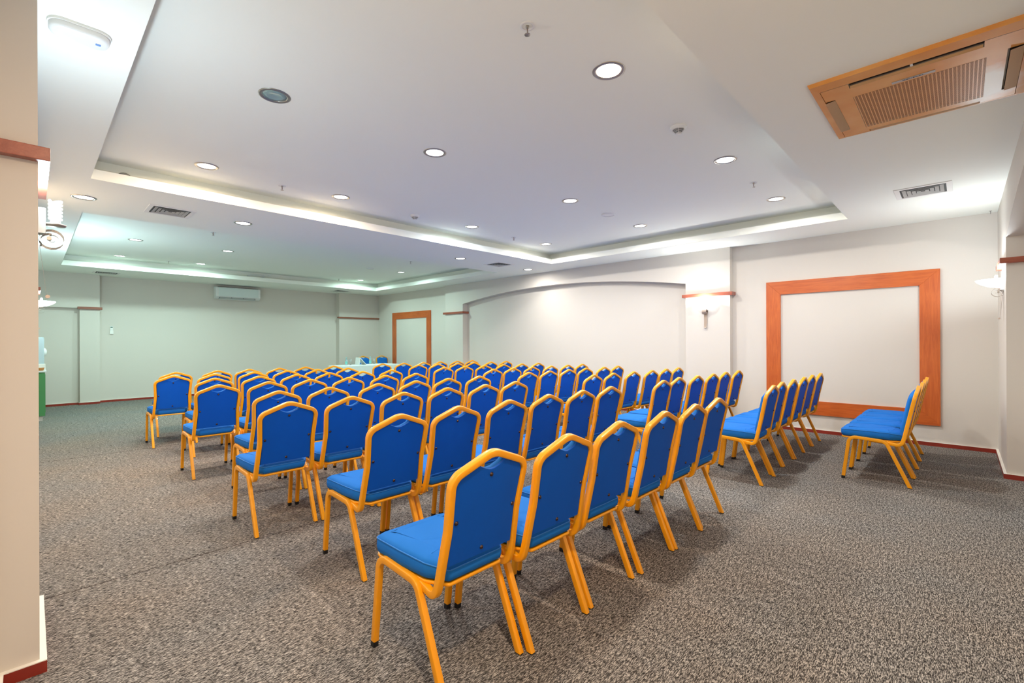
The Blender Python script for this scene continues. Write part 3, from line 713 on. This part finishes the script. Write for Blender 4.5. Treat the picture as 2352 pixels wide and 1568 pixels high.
bmesh.ops.rotate(bm, verts=bm.verts, cent=(0, -.16, .01), matrix=Matrix.Rotation(-.5, 3, 'X')); newmesh('louvre', bm, M_white, t)
for i in range(4):
    bm = bmesh.new(); box(bm, -w_ + .085 + i * .285, -w_ + .10 + i * .285, -.19, -.17, .028, .042); newmesh('clip', bm, M_black, t)
bm = bmesh.new(); box(bm, -w_ + .05, w_ - .05, -.19, -.04, .3185, .3215); newmesh('intake_grille', bm, mat('intake', srgb(90, 96, 96), .6), t)
t = thing('remote_control', 'small white remote control in a holder on the far wall by the left column', 'remote control', (1.327, YA, 1.60))
bm = bmesh.new(); box(bm, -.028, .028, -.022, 0, 0, .17, 0, .006); newmesh('body', bm, M_white, t)
bm = bmesh.new(); box(bm, -.020, .020, -.0235, -.021, .135, .160); newmesh('display', bm, mat('lcd', srgb(70, 110, 100), .2), t)
bm = bmesh.new(); box(bm, -.033, .033, -.028, -.0, -.012, .07, 0, .003); newmesh('holder', bm, M_gridw, t)
def outlet(x, label):
    t = thing('wall_outlet', label, 'outlet', (x, YA, .525), 0, 'white wall outlets')
    bm = bmesh.new(); box(bm, -.04, .04, -.012, 0, -.04, .04, 0, .003); newmesh('plate', bm, M_white, t)
    bm = bmesh.new(); lathe(bm, [(0, 0), (.019, 0), (.019, .001)], 18)
    for v in bm.verts: v.co = Vector((v.co.x, -.0125 - v.co.z, v.co.y))
    newmesh('socket', bm, mat('socket_grey', srgb(150, 150, 148), .5), t)
outlet(3.753, 'white wall socket low on the far wall, left one of the two')
outlet(3.965, 'white wall plate low on the far wall, right one of the two')

# ------------------------------------------------------------------ coil of cable and dark cap in the coves
bm = bmesh.new(); pth = []
for k in range(0, 6 * 16 + 1):
    a_ = 2 * PI * k / 16; tn = k // 16
    pth.append((.0 + (.19 + .012 * math.sin(tn * 2.1)) * math.cos(a_) + .008 * tn, .010 * math.sin(tn * 3.0 + a_), .046 * math.sin(a_ + .1 * tn) + .004 * math.sin(tn * 5.)))
sweep(bm, pth, circ(.0035, 6), (0, 1, 0)); tt = [(.21, 0, .0), (.30, 0, .03), (.28, 0, .06), (.36, 0, .045)]
sweep(bm, fillet(tt, .03), circ(.0035, 6), (0, 1, 0))
o = newmesh('cable_coil', bm, mat('white_cable', srgb(236, 240, 238), .5), None, smooth=True); o.location = (3.985, 12.93, 3.065); o.rotation_euler = (.55, 0, 0)
tag(o, 'coiled white cable hanging over the back edge of the far ceiling tray', 'cable')
bm = bmesh.new(); lathe(bm, [(0, 0), (.055, 0), (.065, .006), (.06, .014), (0, .018)], 28); o = newmesh('cover_disc', bm, M_grey, None, smooth=True); o.location = (.655, 5.985, 3.005); o.rotation_euler = (-1.25, 0, 0)
tag(o, 'dark round cover lying in the cove at the far left corner of the near tray', 'cover')
bm = bmesh.new(); sweep(bm, fillet([(0, 0, 0), (0, 0, -.022), (.012, 0, -.034), (.02, 0, -.024)], .008), circ(.004, 6), (1, 0, 0)); lathe(bm, [(0, -.001), (.014, -.001), (.014, .0)], 12)
o = newmesh('ceiling_hook', bm, M_steel, None, smooth=True); o.location = (8.06, -.262, ZC); tag(o, 'small metal hook in the ceiling above the right wall lamp', 'hook')

# ------------------------------------------------------------------ green cabinet corner at left
t = thing('green_cabinet', 'green laminate cabinet with a white worktop behind the left pillars', 'cabinet', (0, 11.7, 0))
bm = bmesh.new(); box(bm, -.44, .18, 0, 1.6, .09, .862, 0, .003); newmesh('body', bm, M_green, t)
bm = bmesh.new(); box(bm, -.44, .15, .04, 1.56, 0.0, .088); newmesh('plinth', bm, mat('plinth_grey', srgb(206, 206, 200), .5), t)
bm = bmesh.new(); box(bm, -.44, .198, -.015, 1.62, .864, .892, 0, .003); newmesh('worktop', bm, M_white, t)
bm = bmesh.new(); box(bm, .181, .186, .10, .75, .14, .82, 0, .001); newmesh('door', bm, M_green, t)
bm = bmesh.new(); box(bm, .181, .186, .80, 1.5, .14, .82, 0, .001); newmesh('door', bm, M_green, t)
t = thing('bread_basket', 'small wicker basket on the worktop of the green cabinet', 'basket', (.10, 11.80, .892))
bm = bmesh.new(); lathe(bm, [(0, 0), (.062, 0), (.075, .045), (.079, .05), (.071, .047), (.058, .006), (0, .006)], 24); newmesh('bowl', bm, M_basket, t, smooth=True)
bm = bmesh.new()
for k in range(7):
    a_ = k * 2.4; r = .035 if k else 0
    bmesh.ops.create_icosphere(bm, subdivisions=2, radius=.022, matrix=Matrix.Translation((r * math.cos(a_), r * math.sin(a_), .036)) @ Matrix.Diagonal((1.2, .8, .7, 1)))
o = newmesh('sachets', bm, mat('tan_sachets', srgb(222, 178, 130), .6, noise=.3, nscale=50), t, smooth=True); o['kind'] = 'stuff'
bm = bmesh.new(); box(bm, -.12, .19, 11.95, 12.15, .892, 1.0, 0, .003); tag(newmesh('cardboard_box', bm, M_gridw), 'white box behind the basket on the green cabinet', 'box')
t = thing('drink_dispenser', 'pale blue-white drink dispenser with a rounded spout on the green cabinet', 'dispenser', (.03, 12.4, .892))
bm = bmesh.new(); box(bm, -.16, .15, -.14, .14, 0, .60, 0, .03); newmesh('body', bm, mat('pale_blue_plastic', srgb(196, 214, 222), .3, coat=.3), t, auto=50)
bm = bmesh.new(); bmesh.ops.create_uvsphere(bm, u_segments=20, v_segments=12, radius=.075, matrix=Matrix.Translation((.135, -.04, .32)) @ Matrix.Diagonal((.7, .9, 1.15, 1))); newmesh('spout_cover', bm, M_white, t, smooth=True)

# ------------------------------------------------------------------ front table
TX0, TX1, TY0, TY1, TZ = 5.58, 7.30, 11.45, 12.25, .752
t = thing('front_table', 'long table at the front of the room under a white cloth', 'table', ((TX0 + TX1) / 2, (TY0 + TY1) / 2, 0))
hx, hy = (TX1 - TX0) / 2, (TY1 - TY0) / 2
bm = bmesh.new(); box(bm, -hx + .01, hx - .01, -hy + .01, hy - .01, TZ - .03, TZ - .004); newmesh('tabletop', bm, M_gridw, t)
for sx_ in (-1, 1):
    for sy_ in (-1, 1):
        bm = bmesh.new(); x, y = sx_ * (hx - .10), sy_ * (hy - .10); lathe(bm, [(0, 0), (.016, 0), (.016, TZ - .03), (0, TZ - .03)], 10, cx=x, cy=y); newmesh('leg', bm, M_grey, t)
# draped cloth: rippled skirt
bm = bmesh.new(); per = []
N = 120
def pp(s):
    L_ = [(2 * hx), (2 * hy), (2 * hx), (2 * hy)]; tot = sum(L_); s = (s % 1) * tot
    if s < L_[0]: return (-hx + s, -hy, 0, -1)
    s -= L_[0]
    if s < L_[1]: return (hx, -hy + s, 1, 0)
    s -= L_[1]
    if s < L_[2]: return (hx - s, hy, 0, 1)
    s -= L_[2]; return (-hx, hy - s, -1, 0)
ring0, ring1, ring2 = [], [], []
for i in range(N):
    x, y, nx, ny = pp(i / N); wv = .012 * math.sin(i * 1.3) + .006 * math.sin(i * 2.9)
    ring0.append(bm.verts.new((x, y, TZ))); ring1.append(bm.verts.new((x + nx * .006, y + ny * .006, TZ - .02)))
    ring2.append(bm.verts.new((x + nx * (.018 + wv), y + ny * (.018 + wv), .04)))
for A, B in ((ring0, ring1), (ring1, ring2)):
    for i in range(N): bm.faces.new((A[i], A[(i + 1) % N], B[(i + 1) % N], B[i]))
bm.faces.new(ring0); bmesh.ops.recalc_face_normals(bm, faces=bm.faces)
o = newmesh('tablecloth', bm, M_cloth, None, auto=40); o.location = t.location; tag(o, 'white cloth draped to the floor over the front table', 'tablecloth')
def make_bottle():
    t = thing('water_bottle', '', 'bottle', group='water bottles on the front table')
    bm = bmesh.new(); lathe(bm, [(0, 0), (.030, 0), (.032, .01), (.032, .12), (.026, .15), (.013, .175), (.012, .195)], 16); newmesh('body', bm, M_water, t, smooth=True)
    bm = bmesh.new(); lathe(bm, [(.0325, .03), (.0328, .05), (.0328, .095), (.0325, .10)], 16); newmesh('wrapper', bm, M_aqua, t, smooth=True)
    bm = bmesh.new(); lathe(bm, [(.014, .192), (.014, .21), (0, .212)], 12); newmesh('cap', bm, M_aqua, t, smooth=True)
    return t
def make_glass():
    t = thing('stemmed_glass', '', 'glass', group='stemmed glasses on the front table')
    bm = bmesh.new(); lathe(bm, [(0, 0), (.030, .001), (.030, .003), (.004, .008), (.004, .07), (.02, .085), (.033, .115), (.030, .165)], 16); newmesh('bowl', bm, M_glass, t, smooth=True)
    return t

# ------------------------------------------------------------------ banquet chair
def yb(z):   # lean of the back: y of the frame centre at height z
    K = [(.385, .060), (.50, .034), (.66, .004), (.80, -.024), (.862, -.038), (.95, -.056)]
    if z <= K[0][0]: return K[0][1]
    for (z0, y0), (z1, y1) in zip(K, K[1:]):
        if z <= z1: return y0 + (y1 - y0) * (z - z0) / (z1 - z0)
    return K[-1][1]
LX = .208
def make_chair():
    t = thing('banquet_chair', '', 'chair')
    # back frame: one bent tube
    half2d = fillet([(0, 0, .940), (.199, 0, .864), (.186, 0, .66), (.1965, 0, .46)], [0, .055, .30, 0], 6)
    side = [(p.x, yb(p.z), p.z) for p in half2d]
    pr = [(.1975, yb(.46), .46), (.199, .064, .384), (.184, .20, .400), (.176, .31, .405)]
    pr = fillet(pr, [0, .055, .08, 0], 6)
    right = [Vector(p) for p in side[:-1]] + pr
    left = [Vector((-p.x, p.y, p.z)) for p in right]
    full = list(reversed(left)) + right[1:]
    # round the apex
    ia = len(left) - 1; ap = full[ia]
    full = full[:ia] + fillet([full[ia - 1], ap, full[ia + 1]], [0, .10, 0], 6)[1:-1] + full[ia + 1:]
    bm = bmesh.new(); sweep(bm, full, rsq(.031, .028, .16, 2), (0, 0, -1)); bmesh.ops.recalc_face_normals(bm, faces=bm.faces)
    newmesh('back_frame', bm, M_orange, t, auto=50)
    # legs
    for s in (-1, 1):
        x = s * LX
        for front in (True, False):
            if front: P = [(x, .515, .0), (x, .462, .424), (x, .315, .417)]; R = [0, .058, 0]; zc_ = .026
            else: P = [(x, .0, .0), (x, .178, .409), (x, .315, .417)]; R = [0, .062, 0]; zc_ = .006
            path = fillet(P, R, 7)
            d0 = (path[1] - path[0]).normalized(); path0 = path[0] + d0 * (zc_ / d0.z)
            bm = bmesh.new(); rg = sweep(bm, [path0] + path[1:], rsq(.026, .030, .13, 2), (1, 0, 0))
            for v in rg[0]: v.co = v.co - d0 * ((v.co.z - zc_) / d0.z)
            bmesh.ops.recalc_face_normals(bm, faces=bm.faces)
            lg = newmesh('leg', bm, M_orange, t, auto=50)
            bm = bmesh.new(); rg = sweep(bm, [path[0], path0], rsq(.0262 if front else .024, .0302 if front else .027, .22, 2), (1, 0, 0))
            for v in rg[0]: v.co = v.co - d0 * ((v.co.z - .0005) / d0.z)
            for v in rg[1]: v.co = v.co - d0 * ((v.co.z - zc_) / d0.z)
            bmesh.ops.recalc_face_normals(bm, faces=bm.faces)
            newmesh('foot_cap', bm, M_black, lg)
    # seat
    so = [(-.146, .048), (.146, .048), (.196, .150), (.206, .30), (.203, .538), (-.203, .538), (-.206, .30), (-.196, .150)]
    P3 = [Vector((u, w, 0)) for u, w in so]
    cl = [P3[-1]] + P3 + [P3[0]]
    rr = fillet([(P3[-1] + P3[0]) / 2] + P3 + [(P3[-1] + P3[0]) / 2], [0, .022, .022, .05, .1, .055, .055, .1, .05, 0], 4)[:-1]
    so = [(p.x, p.y) for p in rr]
    bm = bmesh.new()
    def mp(u, w, d_):
        z = .424 + d_
        cr = max(0, 1 - ((u / .21) ** 2)) * max(0, 1 - (((w - .30) / .255) ** 4))
        return (u, w, z + (cr * .012 if d_ > .07 else 0) - (.010 * max(0, (w - .44) / .1) ** 2 if d_ > .04 else 0) - (.020 * max(0, (.19 - w) / .14) ** 1.3 if d_ > .04 else 0))
    cushion(bm, so, [(0, .016), (.008, .003), (.03, -.002), (.064, 0), (.074, .008), (.079, .020), (.081, .05), (.082, .09)], mp)
    bmesh.ops.recalc_face_normals(bm, faces=bm.faces)
    seat = newmesh('seat', bm, M_blue, t, auto=60)
    bm = bmesh.new(); pip = offset2d(so, .001); sweep(bm, [mp(u, w, .069) for u, w in pip], circ(.0032, 6), (0, 0, 1), closed=True)
    newmesh('piping', bm, M_pipe, seat, smooth=True)
    # seat frame under the cushion
    bm = bmesh.new(); fo = offset2d(so, .014); sweep(bm, [(u, w, .414) for u, w in fo], rsq(.014, .022, .2, 1), (0, 0, 1), closed=True)
    box(bm, -.195, .195, .30, .322, .407, .421); bmesh.ops.recalc_face_normals(bm, faces=bm.faces)
    newmesh('seat_frame', bm, M_orange, t, auto=50)
    # back cushion and rear panel share one outline
    ins = .0165
    top = [Vector((p.x, p.z)) for p in half2d]
    path = [(-p.x, p.y) for p in reversed(top)][0:]
    zb_ = .503
    rgt = []
    for p in reversed(top):                      # from low z up the right side
        rgt.append((p.x, p.y))
    rgt = [(.1925, zb_ - .0)] + [q for q in rgt if q[1] > zb_ + .01]
    # cut the slope at x = .075
    rgt = [q for q in rgt if q[0] > .08]; rgt.append((.075, .940 - .382 * .075))
    off = offset2d(rgt, ins, closed=False)
    off[0] = (off[0][0], zb_)
    notch = [(.060, .8865), (.045, .8805), (.030, .8740), (.014, .8690), (0, .8675)]
    right_ = off + notch
    outl = right_ + [(-x, z) for x, z in reversed(right_[:-1])]
    bm = bmesh.new()
    cushion(bm, outl, [(-.007, .0015), (-.0045, 0), (.0045, 0)], lambda u, w, d_: (u, yb(w) + d_, w)); bmesh.ops.recalc_face_normals(bm, faces=bm.faces)
    pan = newmesh('back_panel', bm, M_blue2, t, auto=40)
    bm = bmesh.new()
    cushion(bm, outl, [(.005, .002), (.012, -.002), (.030, -.002), (.040, .008), (.047, .022), (.052, .045)], lambda u, w, d_: (u, yb(w) + d_, w)); bmesh.ops.recalc_face_normals(bm, faces=bm.faces)
    newmesh('backrest', bm, M_blue, t, auto=60)
    for (u, w) in ((0, .845), (-.155, .68), (.155, .68), (0, .532)):
        bm = bmesh.new(); lathe(bm, [(.0092, 0), (.0084, .0035), (.005, .0062), (0, .0072)], 12)
        for v in bm.verts: v.co = Vector((u + v.co.x, yb(w) - .007 - v.co.z, w + v.co.y))
        bmesh.ops.recalc_face_normals(bm, faces=bm.faces); newmesh('rivet', bm, M_rivet, t, smooth=True)
    return t
CH = [[(5.879, 0.34), (6.368, 0.336), (6.80, .336), (7.255, 0.336)], [(1.295, 1.408), (1.744, 1.372), (2.218, 1.382), (2.73, 1.369), (3.164, 1.364), (3.635, 1.381), (5.036, 1.363), (5.513, 1.402), (5.97, 1.398), (6.401, 1.389), (6.772, 1.397), (7.262, 1.393)], [(1.545, 2.481), (2.005, 2.491), (2.476, 2.471), (2.954, 2.481), (3.394, 2.465), (3.865, 2.466), (4.877, 2.423), (5.412, 2.471), (5.82, 2.433), (6.276, 2.409), (6.711, 2.409), (7.206, 2.393)], [(1.315, 3.58), (1.791, 3.565), (2.233, 3.517), (2.741, 3.549), (3.202, 3.519), (3.669, 3.542), (5.146, 3.488), (5.58, 3.476), (6.021, 3.42), (6.41, 3.37), (6.851, 3.365), (7.375, 3.379)], [(1.543, 4.452), (2.008, 4.44), (2.529, 4.444), (3.002, 4.446), (3.463, 4.45), (3.959, 4.45), (4.905, 4.455), (5.368, 4.445), (5.80, 4.432), (6.31, 4.457), (6.76, 4.403), (7.22, 4.416)], [(1.347, 5.556), (1.834, 5.574), (2.283, 5.554), (2.742, 5.501), (3.239, 5.489), (3.708, 5.48), (5.176, 5.392), (5.623, 5.398), (6.047, 5.371), (6.444, 5.325), (6.864, 5.295), (7.316, 5.291)], [(1.573, 6.639), (2.067, 6.606), (2.527, 6.579), (2.98, 6.57), (3.443, 6.469), (3.942, 6.49), (4.96, 6.427), (5.43, 6.415), (5.88, 6.389), (6.272, 6.344), (6.695, 6.292), (7.137, 6.254)], [(1.322, 7.592), (1.795, 7.567), (2.301, 7.585), (2.778, 7.582), (3.223, 7.532), (3.735, 7.512), (5.168, 7.489), (5.625, 7.486), (6.02, 7.423), (6.465, 7.448), (6.954, 7.398), (7.397, 7.384)], [(1.498, 8.422), (2.028, 8.402), (2.49, 8.444), (2.948, 8.397), (3.394, 8.434), (3.891, 8.383), (4.97, 8.462), (5.401, 8.389), (5.877, 8.34), (6.3, 8.344), (6.726, 8.304), (7.19, 8.31)]]
def relax(xs, dmin=.453):
    xs = list(xs)
    for _ in range(600):
        for i in range(len(xs) - 1):
            g = xs[i + 1] - xs[i]
            if g < dmin: e = (dmin - g) / 2; xs[i] -= e; xs[i + 1] += e
    return xs
ORD = ['', 'nearest', 'second', 'third', 'fourth', 'fifth', 'sixth', 'seventh', 'farthest']
POS = ['leftmost', 'second from left', 'third from left', 'third from right', 'second from right', 'rightmost']
c0 = make_chair(); first = True
def put(x, y, rz, label, group):
    global first
    if first: c0.location = (x, y, 0); c0.rotation_euler = (0, 0, rz); c0['label'] = label; c0['group'] = group; first = False
    else: dup(c0, (x, y, 0), rz, label=label, group=group)
rnd = random.Random(3)
for r, row in enumerate(CH):
    if r == 0: blocks = [(row, 'lone')]
    else: blocks = [(row[:6], 'left'), (row[6:], 'right')]
    for blk, nm in blocks:
        xs = relax([p[0] for p in blk])
        for i, (x, (_, y)) in enumerate(zip(xs, blk)):
            if nm == 'lone':
                lab = ['blue padded chair, nearest of the lone four at the far right', 'blue padded chair, second of the lone four at the far right', 'blue padded chair, third of the lone four at the far right', 'blue padded chair, farthest of the lone four at the far right'][i]
            else:
                rn = '%s row' % ORD[r] if r > 1 else 'row nearest the camera'
                if r == 8: rn = 'farthest row'
                lab = 'blue padded chair, %s in the %s of the %s block' % (POS[i], rn, nm)
            put(x, y, math.radians(rnd.uniform(-.3, .3)), lab, 'blue banquet chairs in rows')
put(7.20, 13.36, PI, 'blue padded chair behind the front table, left one facing the audience', 'blue banquet chairs behind the front table')
put(7.84, 13.35, PI, 'blue padded chair behind the front table, right one near the wooden frame', 'blue banquet chairs behind the front table')

b0 = make_bottle(); b0.location = (5.98, 12.05, TZ + .0005); b0['label'] = 'water bottle at the left end of the front table'
dup(b0, (6.72, 12.10, TZ + .0005), 0, label='water bottle near the right end of the front table, beside the folded card')
g0_ = make_glass(); g0_.location = (6.12, 12.09, TZ + .0005); g0_['label'] = 'stemmed glass beside the left water bottle on the front table'
dup(g0_, (6.83, 12.08, TZ + .0005), 0, label='stemmed glass right of the right water bottle on the front table')
# folded card: a tented sheet seen end on
t = thing('name_card', 'white folded card standing on the front table between the bottles', 'card', (6.30, 11.90, TZ + .001))
bm = bmesh.new()
P = [(-.02, 0), (.0, .20), (.012, .20), (.20, 0), (.188, 0), (.006, .185), (-.008, 0)]
A = [bm.verts.new((x, 0, z)) for x, z in P]; B = [bm.verts.new((x, .24, z)) for x, z in P]
for i in range(len(P)):
    j = (i + 1) % len(P); bm.faces.new((A[i], A[j], B[j], B[i]))
fa = bm.faces.new(A); fb = bm.faces.new(list(reversed(B))); bmesh.ops.triangulate(bm, faces=[fa, fb]); bmesh.ops.recalc_face_normals(bm, faces=bm.faces)
newmesh('sheet', bm, M_white, t)
